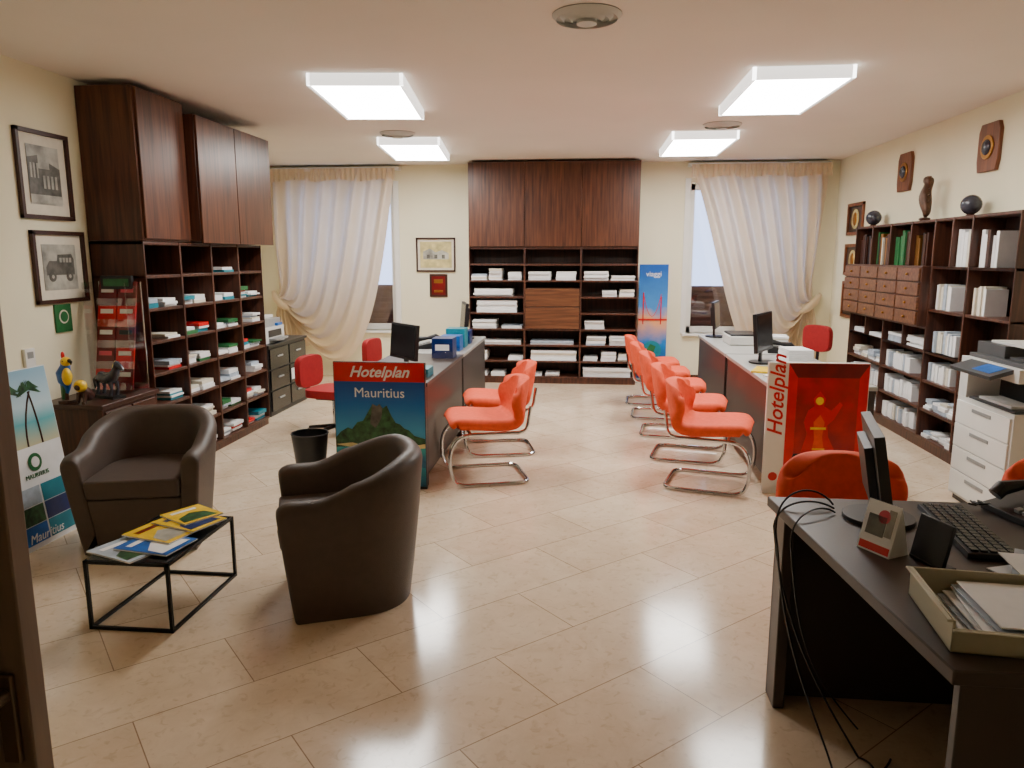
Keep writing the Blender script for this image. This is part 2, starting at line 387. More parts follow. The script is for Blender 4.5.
for k in range(5): b.tube([(0,-.03+.01*k,.16+k*.05),(0,-.09+.005*k,.18+k*.05)],[.02,.004],M_bronze,seg=6,M=q)
b.done(sub=1)
for (x,y,r) in ((2.93,6.15,.075),(2.93,8.12,.075)):
    b=B('decorative_globe'); b.cyl((x,y,1.90),.04,.02,M_frame,r2=.025); b.ball((x,y,1.90+.015+r),r,M_sphere); b.done()

# ---------------------------------------------------------------- pictures
def framed(name,M,w,h,fr,fm,mt,im,imf=None,mat_w=.0):
    b=B(name); d=.025
    for a in ((-w/2,w/2,h/2-fr,h/2),(-w/2,w/2,-h/2,-h/2+fr),(-w/2,-w/2+fr,-h/2,h/2),(w/2-fr,w/2,-h/2,h/2)):
        b.box(a[0],a[1],a[2],a[3],0,d,fm,M)
    b.plate(M,-w/2+fr,w/2-fr,-h/2+fr,h/2-fr,.004,mt)
    b.plate(M,-w/2+fr+mat_w,w/2-fr-mat_w,-h/2+fr+mat_w,h/2-fr-mat_w,.007,im)
    if imf: imf(b)
    b.done(.002)
XW=XL+.001
Q=T(XW,4.5,2.10)@FXp
def f1(b):
    b.poly(Q,[(-.14,-.14),(-.14,.10),(-.05,.12),(-.05,.04),(.05,.04),(.05,.08),(.14,.05),(.14,-.14)],.010,M_photod)
    b.plate(Q,-.14,.14,-.17,-.12,.0115,M_photo)
    for k in range(3): b.plate(Q,-.125+k*.028,-.11+k*.028,-.02,.07,.0115,M_photo)
    for k in range(4): b.plate(Q,-.02+k*.035,-.0+k*.035,-.08,.0,.0115,M_photo)
framed('framed_photograph',Q,.46,.54,.025,M_frame,M_paper2,M_photo,f1,.065)
Q2=T(XW,4.56,1.53)@FXp
def f2(b):
    b.poly(Q2,[(-.13,-.05),(-.13,.0),(-.10,.04),(-.03,.04),(-.02,.08),(.11,.085),(.13,.05),(.13,-.05)],.010,M_photod)
    for k in range(4): b.plate(Q2,-.01+k*.03,.012+k*.03,.03,.06,.0115,M_photo)
    for x in (-.08,.08): b.cyl((x,-.06,.010),.032,.002,M_photod,M=Q2); b.cyl((x,-.06,.012),.012,.001,M_photo,M=Q2)
framed('framed_photograph',Q2,.48,.46,.025,M_frame,M_paper2,M_photo,f2,.06)
b=B('wall_plaque'); Q=T(XW,4.54,1.20)@FXp; b.plate(Q,-.075,.075,-.09,.09,0,M_green,.012); b.cyl((0,.01,.012),.045,.002,M_paper2,M=Q); b.cyl((0,.01,.014),.035,.002,M_green,M=Q); b.done(.002)
b=B('wall_thermostat'); Q=T(XW,4.2,.98)@FXp; b.plate(Q,-.04,.04,-.06,.06,0,M_white,.02); b.plate(Q,-.025,.025,.0,.04,.02,M_grey); b.done(.003)
Q3=T(-1.97,YB-.001,1.62)@FY
def f3(b):
    b.poly(Q3,[(-.17,-.06),(-.17,.04),(-.08,.08),(0,.03),(.08,.06),(.17,.02),(.17,-.06)],.010,M_photo)
    for x in (-.12,-.02,.08): b.plate(Q3,x,x+.04,-.05,.0,.012,M_photod)
framed('framed_engraving',Q3,.52,.44,.02,M_frame,M_paper2,M_print,f3,.03)
b=B('wall_plaque'); Q=T(-1.94,YB-.001,1.22)@FY; b.plate(Q,-.12,.12,-.15,.15,0,M_frame,.015); b.plate(Q,-.09,.09,-.12,.12,.015,M_darkred); b.plate(Q,-.06,.06,.03,.08,.017,M_brass); b.plate(Q,-.06,.06,-.09,-.06,.017,M_brass); b.done(.003)
for (y,z,w,h) in ((9.0,2.02,.5,.36),(9.0,1.56,.5,.36),(9.0,1.10,.5,.42)):
    Q=T(XR-.001,y,z)@FXm
    def fo(b,Q=Q): b.cyl((0,0,.01),.11,.006,M_print,M=Q); b.ball((0,0,.016),.06,M_brass,sc=(1,1.3,.3),M=Q)
    framed('framed_medallion',Q,w,h,.035,M_plaque,M_blackp,M_frame,fo,.02)
for (y,z) in ((7.72,2.40),(6.2,2.42)):
    b=B('wall_plaque'); Q=T(XR-.001,y,z)@FXm
    b.prism([(-.13,-.18),(.13,-.18),(.15,-.1),(.15,.12),(.12,.18),(-.12,.18),(-.15,.12),(-.15,-.1)],0,.03,M_plaque,Q)
    b.cyl((0,0,.03),.09,.01,M_brass,M=Q); b.ball((0,0,.04),.06,M_sphere,sc=(1,1,.4),M=Q); b.done(.004)

# ---------------------------------------------------------------- curtains
def curtain(x0,x1,side,inw,K):
    b=B('draped_curtain')
    tie=x0+.10 if side<0 else x1-.10; zt=2.66
    s=-side; w=abs(x1-x0)
    def fn(u,v):
        xt=(x0+w*u) if side<0 else (x1-w*u)
        p0=Vector((xt,0,zt)); p1=Vector((xt-s*inw*u,0,zt-.72-.36*u))
        p2=Vector((tie+s*(.05+K*u),0,1.34-2.35*u**1.15)); p3=Vector((tie+s*.10*u,0,1.10-.16*u))
        t=v
        p=p0*(1-t)**3+p1*3*t*(1-t)**2+p2*3*t*t*(1-t)+p3*t**3
        am=.06*(1-.35*v)
        y=YB-.18+am*math.sin(u*2*math.pi*8+.8*math.sin(v*3))+.024*math.sin(u*31+v*6)-.24*math.sin(math.pi*v)*u
        return Vector((p.x,y,p.z))
    b.grid(fn,170,60,M_curt)
    def tail(u,v):
        ww=.10+.32*v**.6
        x=tie+s*(.02+ww*(u-.30)*1.2)
        y=YB-.15+(.02+.04*v)*math.sin(u*2*math.pi*6)
        return Vector((x,y,1.0-.66*v-.08*math.sin(u*5)*v))
    b.grid(tail,60,12,M_curt)
    def val(u,v):
        return Vector((x0-.02+(w+.04)*u,YB-.245+.018*math.sin(u*2*math.pi*26)*(.4+.6*v),zt+.04-.15*v-.012*math.sin(u*19)*v))
    b.grid(val,220,5,M_curt)
    b.tube([(tie-.12*s,YB-.06,1.12),(tie-.03*s,YB-.22,1.05),(tie+.08*s,YB-.30,.97),(tie+.14*s,YB-.18,.9)],[.03,.045,.045,.03],M_curt,seg=12)
    b.box(x0-.04,x1+.04,YB-.12,YB-.0,zt+.03,zt+.07,M_white)
    b.done(recalc=False,ang=80)
curtain(-4.16,-2.45,-1,.14,1.20); curtain(1.27,2.88,1,.42,.80)

# ---------------------------------------------------------------- armchairs
def armchair(x,y,rot):
    b=B('leather_tub_armchair'); a,dd,L,th=.36,.35,.33,.10
    def path(t,o):
        ai=a-th*o; di=dd-th*o
        if t<.25: return (ai,-L+L*(t/.25))
        if t>.75: return (-ai,-L*((t-.75)/.25))
        p=(t-.25)/.5*math.pi
        ex=.85
        c,s=math.cos(p),math.sin(p)
        return (ai*math.copysign(abs(c)**ex,c),di*abs(s)**ex)
    def hh(t):
        k=1-abs(t-.5)/.5; k=min(1,max(0,(k-.25)/.6)); k=k*k*(3-2*k)
        e=min(1,min(t,1-t)/.05)
        return .57+.15*k-.03*(1-e)**2
    def tp(x,y,z):
        k=.80+.20*min(z/.62,1)**.9
        return (x*k,y*k,z)
    def section(t):
        h=hh(t)-.05; out=[(0,0),(0,.15),(0,.3),(0,.45),(0,h)]
        for i in range(1,7): al=math.pi*i/7; out.append((.5-.5*math.cos(al),h+.05*math.sin(al)))
        out+=[(1,h),(1,.45),(1,.3),(1,.12)]
        return out
    n=56; V=[]
    for i in range(n+1):
        t=i/n; V.append([b.bm.verts.new(tp(*path(t,o),z)) for o,z in section(t)])
    for i in range(n):
        for j in range(len(V[0])-1): b.face([V[i][j],V[i+1][j],V[i+1][j+1],V[i][j+1]],M_leather)
    b.face(V[0],M_leather); b.face(V[-1][::-1],M_leather)
    def inner(o,front):
        P=[path(t,o) for t in [0+.0]+[i/30 for i in range(1,30)]+[1]]
        return [(P[0][0],front)]+P[1:-1]+[(P[-1][0],front)]
    b.prism(inner(.9,-L+.01),0,.32,M_leather,f=tp)
    b.prism(inner(1.02,-L-.012),.325,.43,M_leather,f=tp)
    b.done(.014,3,M=T(x,y,0)@RZ(rot))
armchair(-2.46,3.86,14)
armchair(-1.11,3.28,-68)

# ---------------------------------------------------------------- coffee table
b=B('wire_coffee_table'); x0,x1,y0,y1,h=-2.12,-1.75,2.80,3.38,.315; r=.007
for z in (.007,h-.007):
    for A,C in (((x0,y0),(x1,y0)),((x1,y0),(x1,y1)),((x1,y1),(x0,y1)),((x0,y1),(x0,y0))):
        b.box(min(A[0],C[0])-r,max(A[0],C[0])+r,min(A[1],C[1])-r,max(A[1],C[1])+r,z-r,z+r,M_blackm)
for x in (x0,x1):
    for y in (y0,y1): b.box(x-r,x+r,y-r,y+r,0,h,M_blackm)
b.box(x0,x1,y0,y1,h-.012,h+.002,M_screen); b.done()
b=B('travel_magazines')
def mag(x,y,rz,z,c,w=.2,l=.28,m2=M_paper,pc=M_green):
    Q=T(x,y,z)@RZ(rz); b.box(-w/2,w/2,-l/2,l/2,0,.006,M_paper,Q); b.box(-w/2,w/2,-l/2,l/2,.006,.0075,c,Q)
    b.box(-w*.35,w*.3,l*.25,l*.36,.0075,.0082,m2,Q); b.poly(Q,[(-w*.45,-l*.4),(w*.4,-l*.42),(w*.3,-l*.05),(0,l*.1),(-w*.4,-l*.1)],.0075,pc)
zt=h+.002
mag(-2.0,2.92,70,zt,M_paper3,pc=M_mount); mag(-1.90,2.97,80,zt+.009,M_bluep,pc=M_paper); mag(-1.94,3.09,75,zt+.018,M_yellow,m2=M_darkred,pc=M_photo); mag(-1.88,3.22,70,zt+.027,M_yellow,m2=M_blue2,pc=M_blue2); mag(-1.90,3.28,60,zt+.036,M_yellow,.2,.22,pc=M_mount)
b.done()

# ---------------------------------------------------------------- leaning poster
b=B('travel_poster_board'); QP=T(-3.0,3.72,0.0)@RY(-7)@FXp
g_beach=grad('poster_beach',[(0,S(200,190,150)),(.3,S(90,170,180)),(.5,S(190,215,225)),(1,S(130,176,205))],.55,1.0,noise=.1)
b.box(-.23,.23,.0,.99,-.012,0,M_paper,QP)
b.plate(QP,-.225,.225,.56,.985,0,g_beach,.002)
for x,bend in ((-.13,.05),(-.02,.09),(.09,-.03)):
    b.tube([QP@Vector((x+bend*(k/5)**2,.56+.06*k,.003)) for k in range(6)],.005,M_frame,seg=6)
    for a in range(7):
        an=a*math.pi/6; cx,cy=x+bend,.87
        b.poly(QP,[(cx,cy),(cx+.045*math.cos(an)-.01,cy+.045*math.sin(an)+.012),(cx+.09*math.cos(an),cy+.06*math.sin(an)-.03)],.003+.0004*a,M_mount)
b.cyl((0,.47,0.002),.05,.002,M_green,M=QP); b.cyl((0,.47,0.004),.03,.002,M_paper,M=QP)
b.text('MAURITIUS',.035,QP@T(0,.395,.002),M_green)
cols4=[M_bluep,M_teal,M_mount,M_blue2,M_paper3,M_teal]
for i in range(3):
    for j in range(2): b.plate(QP,-.21+j*.215,-.01+j*.215,.03+i*.105,.13+i*.105,.0005,cols4[i*2+j])
b.text('Mauritius',.07,QP@T(-.03,.06,.004),M_paper,shear=.3)
b.done()

# ---------------------------------------------------------------- console with figurines and rack
b=B('low_console_cabinet'); b.box(-3.40,-2.98,4.22,4.80,.06,.66,M_woodd); b.box(-3.41,-2.96,4.20,4.82,.66,.69,M_frame)
b.box(-3.38,-3.0,4.24,4.78,0,.06,M_blackp); b.box(-2.98,-2.965,4.24,4.5,.09,.64,M_woodd); b.box(-2.98,-2.965,4.52,4.78,.09,.64,M_woodd)
b.ball((-2.955,4.47,.4),.012,M_brass); b.ball((-2.955,4.55,.4),.012,M_brass)
b.done(.004)
b=B('parrot_figurine'); q=T(-3.24,4.27,.69)
b.cyl((0,0,0),.05,.02,M_frame,M=q); b.tube([(0,0,.02),(0,0,.09)],.012,M_frame,M=q)
P=[(.0,.0,.05,.006),(.01,0,.09,.018),(.0,0,.14,.042),(-.005,0,.19,.045),(.01,0,.235,.028),(.015,0,.26,.03),(.015,0,.285,.018)]
b.tube([p[:3] for p in P],[p[3] for p in P],M_bluep,seg=12,M=q)
b.ball((.03,-.02,.17),.035,M_yellow,sc=(.8,.9,1.6),M=q); b.ball((.02,-.005,.262),.031,M_yellow,M=q)
b.tube([(.045,-.01,.27),(.065,-.02,.262),(.066,-.022,.245)],[.013,.009,.002],M_blackp,M=q)
b.ball((.02,-.03,.268),.006,M_blackp,M=q); b.ball((0,0,.30),.018,M_redp,sc=(.6,.6,1.4),M=q)
b.tube([(0,0,.12),(-.02,.01,.04),(-.04,.02,.0)],[.03,.02,.008],M_green,M=q)
b.done()
b=B('horse_figurine'); q=T(-3.1,4.47,.69)@RZ(-20)
b.box(-.11,.11,-.045,.045,0,.02,M_blackp,q)
b.tube([(-.09,0,.12),(-.05,0,.13),(0,0,.125),(.05,0,.135),(.08,0,.16),(.10,0,.2),(.11,0,.225),(.14,0,.21),(.16,0,.19)],[.02,.04,.036,.042,.032,.022,.024,.018,.012],M_sphere,seg=12,M=q)
for x in (-.07,.06):
    for y in (-.022,.022): b.tube([(x,y,.11),(x+.01,y,.065),(x-.002,y,.02)],[.017,.009,.011],M_sphere,M=q)
b.tube([(-.09,0,.13),(-.12,0,.11),(-.125,0,.05)],[.012,.014,.004],M_blackp,M=q)
b.tube([(.06,0,.17),(.085,0,.215),(.1,0,.245)],[.006,.012,.006],M_yellow,M=q)
b.done()
b=B('lion_figurine'); q=T(-3.12,4.27,.69)
b.tube([(0,.05,.03),(0,.03,.05),(0,0,.075),(0,-.02,.10)],[.03,.04,.035,.02],M_frame,seg=12,M=q); b.ball((0,-.03,.115),.038,M_yellow,M=q); b.ball((0,-.055,.11),.02,M_frame,M=q)
for x in (-.022,.022): b.tube([(x,-.02,.07),(x,-.035,.01),(x,-.05,.008)],[.014,.011,.012],M_frame,M=q)
b.done()
b=B('brochure_display_rack')
b.box(-3.32,-3.02,4.62,4.80,.69,.70,M_acr)
for x in (-3.32,-3.02):
    b.box(x-.003,x+.003,4.62,4.80,.69,1.43,M_acr); b.tube([(x,4.80,.70),(x,4.80,1.43)],.005,M_chrome)
b.box(-3.32,-3.02,4.795,4.80,.7,1.43,M_acr)
for k in range(5):
    z=.71+k*.14; y=4.63+k*.028
    Q=T(-3.17,y,z)@RX(-12)
    b.box(-.145,.145,-.002,.0,0,.05,M_acr,Q); b.box(-.14,.14,.001,.02,-.003,0,M_acr,Q)
    for s,c1 in ((-1,M_darkred if k%3 else M_redp),(1,M_redp if k%2 else M_darkred)):
        b.box(s*.07-.064,s*.07+.064,.003,.018,0,.165,c1,Q); b.box(s*.07-.045,s*.07+.045,.001,.003,.09,.12,random.choice([M_paper,M_pink,M_blackp]),Q)
b.box(-3.28,-3.06,4.76,4.785,1.38,1.47,M_blackp); b.box(-3.26,-3.08,4.755,4.76,1.40,1.45,M_green)
b.done()

# ---------------------------------------------------------------- printer cabinet
b=B('black_filing_cabinet'); b.box(-3.66,-3.14,7.02,8.0,.0,.70,M_blackp); b.box(-3.67,-3.12,7.0,8.02,.70,.725,M_blackp)
for k in range(3):
    for (a,c) in ((7.04,7.5),(7.53,7.98)): b.box(-3.14,-3.125,a,c,.05+k*.215,.05+k*.215+.2,M_screen); b.box(-3.125,-3.112,(a+c)/2-.06,(a+c)/2+.06,.16+k*.215,.175+k*.215,M_grey)
b.box(-3.124,-3.12,7.55,7.95,.30,.42,M_paper); b.done(.004)
b=B('desktop_printer'); q=T(-3.40,7.35,.725)
b.box(-.2,.2,-.24,.24,0,.16,M_lgrey,q); b.box(-.19,.17,-.22,.22,.16,.24,M_grey,q); b.box(-.2,.1,-.2,.2,.24,.27,M_lgrey,q); b.box(.2,.28,-.15,.15,.03,.05,M_grey,q); b.box(.2,.205,-.16,.16,.06,.13,M_blackp,q); b.box(.13,.2,.08,.2,.161,.19,M_bluep,q); b.done(.01)

# ---------------------------------------------------------------- orange cantilever chairs
def cchair(x,y,rot,m=M_orange,name='orange_cantilever_chair'):
    M=T(x,y,0)@RZ(rot)
    parts=bpy.data.objects.new(name,None); bpy.context.collection.objects.link(parts); parts.matrix_world=M; parts.empty_display_size=.1
    b=B('upholstered_shell')
    prof=[(-.265,.42,.20),(-.255,.432,.23),(-.20,.438,.25),(-.08,.43,.258),(.06,.415,.258),(.15,.42,.262),(.205,.455,.268),(.235,.51,.272),(.25,.575,.275),(.262,.64,.272),(.27,.69,.262),(.275,.725,.245),(.277,.748,.222)]
    n=len(prof)-1
    def fn(u,v):
        f=v*n; i=min(int(f),n-1); k=f-i
        yy,zz,w=[prof[i][q]*(1-k)+prof[i+1][q]*k for q in range(3)]
        xx=(u*2-1); back=min(1,max(0,(zz-.43)/.15)) if v>.4 else 0
        tp=max(0,(v-.66)/.34); tp=tp*tp*(3-2*tp)
        fr=max(0,1-v/.12)
        return Vector((xx*w,yy-(.10*xx*xx)*back+ .03*xx**4*fr,zz+.015*xx*xx*(1-back)-.075*tp*abs(xx)**3))
    b.grid(fn,12,26,m)
    o=b.done(solid=.08,sub=1,ang=180); o.parent=parts
    b=B('chrome_frame'); pr=.0135
    w=.235; h=.375
    p=fillet([(-w,.20,h),(-w,-.22,h),(-w,-.30,.28),(-w-.01,-.30,.10),(-w-.01,-.25,.0145),(-w-.01,.27,.0145),(w+.01,.27,.0145),(w+.01,-.25,.0145),(w+.01,-.30,.10),(w,-.30,.28),(w,-.22,h),(w,.20,h)],.09)
    b.tube(p,pr,M_chrome,seg=10)
    b.tube([(-w,.10,h),(w,.10,h)],pr*.8,M_chrome); b.tube([(-w,-.15,h),(w,-.15,h)],pr*.8,M_chrome)
    for s in (-1,1): b.tube(fillet([(s*w,.18,h),(s*w,.25,.39),(s*w*.98,.275,.56)],.05),pr*.9,M_chrome)
    o=b.done(); o.parent=parts
cchair(-.71,5.22,-72); cchair(-.71,6.0,-77)
cchair(.88,5.2,74); cchair(.84,5.95,77); cchair(.80,6.75,82); cchair(.76,7.5,84); cchair(.74,8.2,86)
cchair(1.13,3.04,3); cchair(2.04,3.04,-8)

def officechair(x,y,rot,m=M_red,bz=.60):
    b=B('red_office_chair'); M=T(x,y,0)@RZ(rot)
    for k in range(5):
        a=R(72*k+20); e=(.27*math.cos(a),.27*math.sin(a))
        b.tube([(0,0,.09),(e[0],e[1],.06)],[.022,.014],M_blackp,M=M); b.ball((e[0],e[1],.027),.027,M_blackp,M=M,seg=12)
    b.tube([(0,0,.07),(0,0,.36)],.022,M_chrome,M=M)
    b.box(-.12,.12,-.12,.12,.34,.37,M_blackp,M)
    b.tube(fillet([(0,.05,.36),(0,.26,.36),(0,.275,bz)],.06),.018,M_blackp,M=M)
    pts=[(.22*math.copysign(abs(math.cos(t))**.5,math.cos(t)),.21*math.copysign(abs(math.sin(t))**.5,math.sin(t))) for t in [2*math.pi*i/32 for i in range(32)]]
    b.prism(pts,.37,.44,m,M)
    b.prism([(x*.85,y*.68) for x,y in pts],0,.06,m,M@T(0,.25,bz)@RX(90)@T(0,0,-.03))
    b.done(.02,3)
officechair(-2.24,6.35,78,bz=.58); officechair(-2.06,7.75,80,bz=.58); officechair(2.30,8.2,-60,bz=.72)

# ---------------------------------------------------------------- waste basket
b=B('waste_basket'); x,y=-2.02,5.16
b.cyl((x,y,0),.10,.31,M_blackp,r2=.135,capt=False,seg=28); b.cyl((x,y,.012),.095,.295,M_blackp,r2=.13,capt=False,seg=28)
b.tube([(x+.133*math.cos(a*math.pi/14),y+.133*math.sin(a*math.pi/14),.31) for a in range(28)],.006,M_blackp,closed=True,seg=6)
b.done(recalc=False)

# ---------------------------------------------------------------- desks
def desk(name,x0,x1,y0,y1,top,panel,h=.74,side=None):
    b=B(name); b.box(x0,x1,y0,y1,h-.03,h,top)
    b.box(x0+.03,x1-.01,y0+.01,y0+.04,0,h-.03,panel); b.box(x0+.03,x1-.01,y1-.04,y1-.01,0,h-.03,panel)
    s=x1-.03 if side>0 else x0+.01
    b.box(s,s+.02,y0+.04,y1-.04,.08,h-.03,panel)
    c=(x0+.05,x0+.42) if side>0 else (x1-.42,x1-.05)
    b.box(c[0],c[1],y1-.5,y1-.06,.05,.6,M_grey)
    return b.done(.004)
desk('office_desk',-1.72,-1.08,4.94,6.45,M_desk,M_deskd,side=1); desk('office_desk',-1.72,-1.08,6.5,7.95,M_deskg,M_deskd,side=1)
desk('office_desk',1.25,1.95,5.08,6.7,M_deskg,M_deskd,side=-1); desk('office_desk',1.25,1.95,6.75,8.4,M_deskg,M_deskd,side=-1)

def monitor(x,y,z,rot,w=.46,h=.28,tilt=5,name='computer_monitor',z0=.10):
    b=B(name); M=T(x,y,z)@RZ(rot)
    b.cyl((0,.02,0),.11,.014,M_blackp,M=M,seg=28); b.box(-.025,.025,.03,.05,.01,z0+.12,M_blackp,M)
    Q=M@T(0,.02,z0)@RX(-tilt); b.box(-w/2,w/2,-.02,.01,0,h,M_blackp,Q); b.box(-w/2+.015,w/2-.015,-.022,-.02,.018,h-.015,M_screen,Q); b.box(-w*.3,w*.3,.01,.035,.04,h-.05,M_blackp,Q)
    b.done(.004)
monitor(-1.46,5.75,.741,-48,w=.42,z0=.05); monitor(-1.3,7.7,.741,-75)
monitor(1.46,6.15,.741,62,h=.31); monitor(1.42,8.15,.741,74)
for (x,y,h_,c) in ((-1.21,5.15,.06,M_teal),(-1.21,6.15,.17,M_blue2),(-1.23,6.62,.14,M_bluep),(-1.23,6.9,.18,M_teal),(-1.23,7.2,.13,M_blue2)):
    b=B('desk_brochure_box'); b.box(x-.09,x+.09,y,y+.19,.742,.742+h_,c); b.box(x-.1,x+.1,y-.006,y-.001,.741,.80,M_acr); b.box(x-.06,x+.06,y-.0005,y,.742+h_*.4,.742+h_*.7,M_paper); b.done(.002)
for (x,y,r,h_,c) in ((1.42,5.35,15,.02,M_paper),(1.75,5.4,-10,.05,M_paper3),(1.78,5.85,8,.03,M_paper),(1.38,5.72,-20,.015,M_yellow),(1.78,6.45,4,.10,M_paper),(1.8,7.2,-12,.12,M_paper2),(1.75,8.0,10,.04,M_bluep),(-1.45,5.2,10,.02,M_paper)):
    b=B('paper_pile'); n=max(1,int(h_/.015))
    for k in range(n): b.box(-.1,.1,-.14,.14,k*.015,k*.015+.013,c if k%2==0 else M_paper,T(x,y,.741)@RZ(r+random.uniform(-3,3)))
    b.done()
def phone(x,y,z,rot,name='desk_phone',sc=1):
    b=B(name); M=T(x,y,z)@RZ(rot)@Matrix.Scale(sc,4)
    prof=[(-.11,0),(.11,0),(.11,.065),(.06,.06),(-.11,.02)]
    v1=[b.bm.verts.new(M@Vector((-.11,p[0],p[1]))) for p in prof]; v2=[b.bm.verts.new(M@Vector((.11,p[0],p[1]))) for p in prof]
    b.face(v1,M_blackp); b.face(v2[::-1],M_blackp)
    for i in range(5): b.face([v1[i],v1[(i+1)%5],v2[(i+1)%5],v2[i]],M_blackp)
    Q=M@T(0,-.02,.046)@RX(13)
    for i in range(3):
        for j in range(4): b.box(.0+i*.03,.02+i*.03,-.075+j*.03,-.055+j*.03,-.005,.006,M_grey,Q)
    b.box(-.01,.09,.05,.085,-.003,.006,M_lgrey,Q)
    b.tube([(-.07,-.10,.055),(-.07,-.08,.075),(-.07,0,.085),(-.07,.08,.1),(-.07,.105,.085)],[.024,.026,.016,.026,.024],M_blackp,M=M,seg=10)
    b.tube([(-.1+.02*math.sin(k*1.2),-.1-.004*k+.01*math.cos(k*1.2),.02) for k in range(14)],.004,M_blackp,M=M,seg=6)
    b.done(.003)
phone(1.76,6.88,.741,80); phone(-1.50,6.9,.741,-80)
b=B('document_scanner'); q=T(1.55,7.55,.741); b.box(-.15,.15,-.2,.2,0,.09,M_lgrey,q); b.box(-.14,.14,-.19,.19,.09,.11,M_blackp,q); b.done(.01)

# ---------------------------------------------------------------- poster displays on desk ends
g_sky=grad('poster_sky',[(0,S(70,160,210)),(.55,S(26,104,184)),(1,S(10,62,144))],.40,.78,noise=.12)
g_sea=grad('poster_sea',[(0,S(6,62,96)),(.3,S(14,120,150)),(.55,S(10,90,130)),(.8,S(50,170,175)),(1,S(20,120,140))],.0,.36,noise=.6,nscale=7)
b=B('travel_poster_display'); Q=T(-1.40,4.87,0)@FY
b.box(-.32,.32,0,.89,-.03,0,M_blackp,Q)
b.plate(Q,-.315,.315,.755,.885,0,M_redp,.004); b.text('Hotelplan',.105,Q@T(0,.82,.005),M_paper,shear=.35,off=.002)
b.plate(Q,-.315,.315,.02,.755,0,g_sky,.002)
b.text('Mauritius',.095,Q@T(0,.675,.004),M_paper)
b.plate(Q,-.315,.315,.02,.34,.002,g_sea,.001)
b.poly(Q,[(-.315,.36),(-.28,.40),(-.23,.43),(-.2,.42),(-.16,.47),(-.12,.48),(-.09,.53),(-.05,.60),(-.02,.585),(0,.60),(.02,.57),(.05,.59),(.08,.52),(.11,.47),(.14,.46),(.17,.43),(.2,.42),(.24,.38),(.315,.36),(.315,.31),(.1,.295),(-.1,.30),(-.315,.29)],.004,M_mount)
b.poly(Q,[(-.07,.46),(-.05,.60),(-.02,.585),(0,.60),(.02,.57),(.01,.50),(-.03,.43)],.006,M_photod)
b.poly(Q,[(-.315,.31),(-.2,.325),(-.1,.30),(.05,.31),(.18,.30),(.315,.325),(.315,.295),(.15,.28),(0,.285),(-.2,.29)],.006,M_print)
b.poly(Q,[(-.315,.14),(-.22,.17),(-.1,.12),(.02,.15),(.1,.13),(.2,.18),(.315,.15),(.315,.09),(.2,.12),(-.1,.07),(-.315,.10)],.006,M_teal)
b.done()
b=B('travel_poster_display'); Q=T(1.55,5.02,0)@FY
M_rdeep=mat('poster_red_deep',S(165,14,18),.3,noise=.45,nscale=6)
b.box(-.33,.32,0,.905,-.03,0,M_white,Q)
b.text('Hotelplan',.14,Q@T(-.265,.68,.001)@RZ(90),M_redp,shear=.3,off=.002)
b.cyl((-.265,.12,0),.03,.002,M_redp,M=Q)
Q=Q@T(-.01,-.015,0)
b.plate(Q,-.19,.325,.06,.915,0,M_redp,.003)
b.plate(Q,-.13,.265,.22,.82,.003,M_rdeep,.001)
b.poly(Q,[(-.13,.82),(-.19,.915),(.325,.915),(.265,.82)],.003,M_darkred)
b.poly(Q,[(-.19,.06),(-.13,.30),(.265,.30),(.325,.06)],.0045,M_blackp)
b.poly(Q,[(-.09,.26),(-.07,.36),(-.05,.44),(-.075,.52),(-.05,.60),(-.01,.63),(-.02,.68),(.02,.73),(.06,.68),(.05,.63),(.10,.60),(.15,.66),(.17,.64),(.12,.54),(.08,.50),(.09,.42),(.13,.34),(.15,.26)],.0055,M_redp)
b.poly(Q,[(-.02,.26),(0,.40),(-.01,.52),(.03,.57),(.06,.52),(.05,.42),(.08,.26)],.007,M_orange)
b.cyl((.02,.665,.007),.026,.001,M_yellow,M=Q,seg=16); b.plate(Q,-.03,.07,.47,.485,.0085,M_yellow,.001); b.plate(Q,-.01,.07,.33,.34,.0085,M_yellow,.001)
for k in range(7): b.poly(Q,[(-.12+k*.055,.20),(-.10+k*.055,.27+.02*(k%3)),(-.08+k*.055,.20)],.006,[M_orange,M_yellow,M_redp][k%3])
b.done()
g_ban=grad('banner_blue',[(0,S(8,40,110)),(.3,S(30,120,200)),(.5,S(240,170,110)),(.62,S(60,140,210)),(1,S(10,80,170))],.1,1.5,noise=.2)
b=B('travel_banner'); Q=T(.84,9.5,0)@FY
b.box(-.2,.2,0,.06,-.06,.06,M_grey,Q); b.box(-.18,.18,.06,1.5,-.004,0,g_ban,Q)
b.text('viaggi',.09,Q@T(0,1.38,.002),M_paper)
b.tube([Q@Vector((-.12,.75,.004)),Q@Vector((-.12,1.15,.004))],.008,M_redp,seg=6); b.tube([Q@Vector((.1,.75,.004)),Q@Vector((.1,1.1,.004))],.008,M_redp,seg=6)
b.tube([Q@Vector((-.12+.22*k/10,.85+.28*(2*k/10-1)**2,.004)) for k in range(11)],.004,M_redp,seg=6); b.box(-.18,.18,.80,.82,.001,.008,M_redp,Q)
b.cyl((0,.42,.002),.12,.002,M_teal,M=Q); b.poly(Q,[(-.08,.4),(-.02,.5),(.05,.47),(.02,.38),(-.04,.34)],.004,M_green)
b.done()

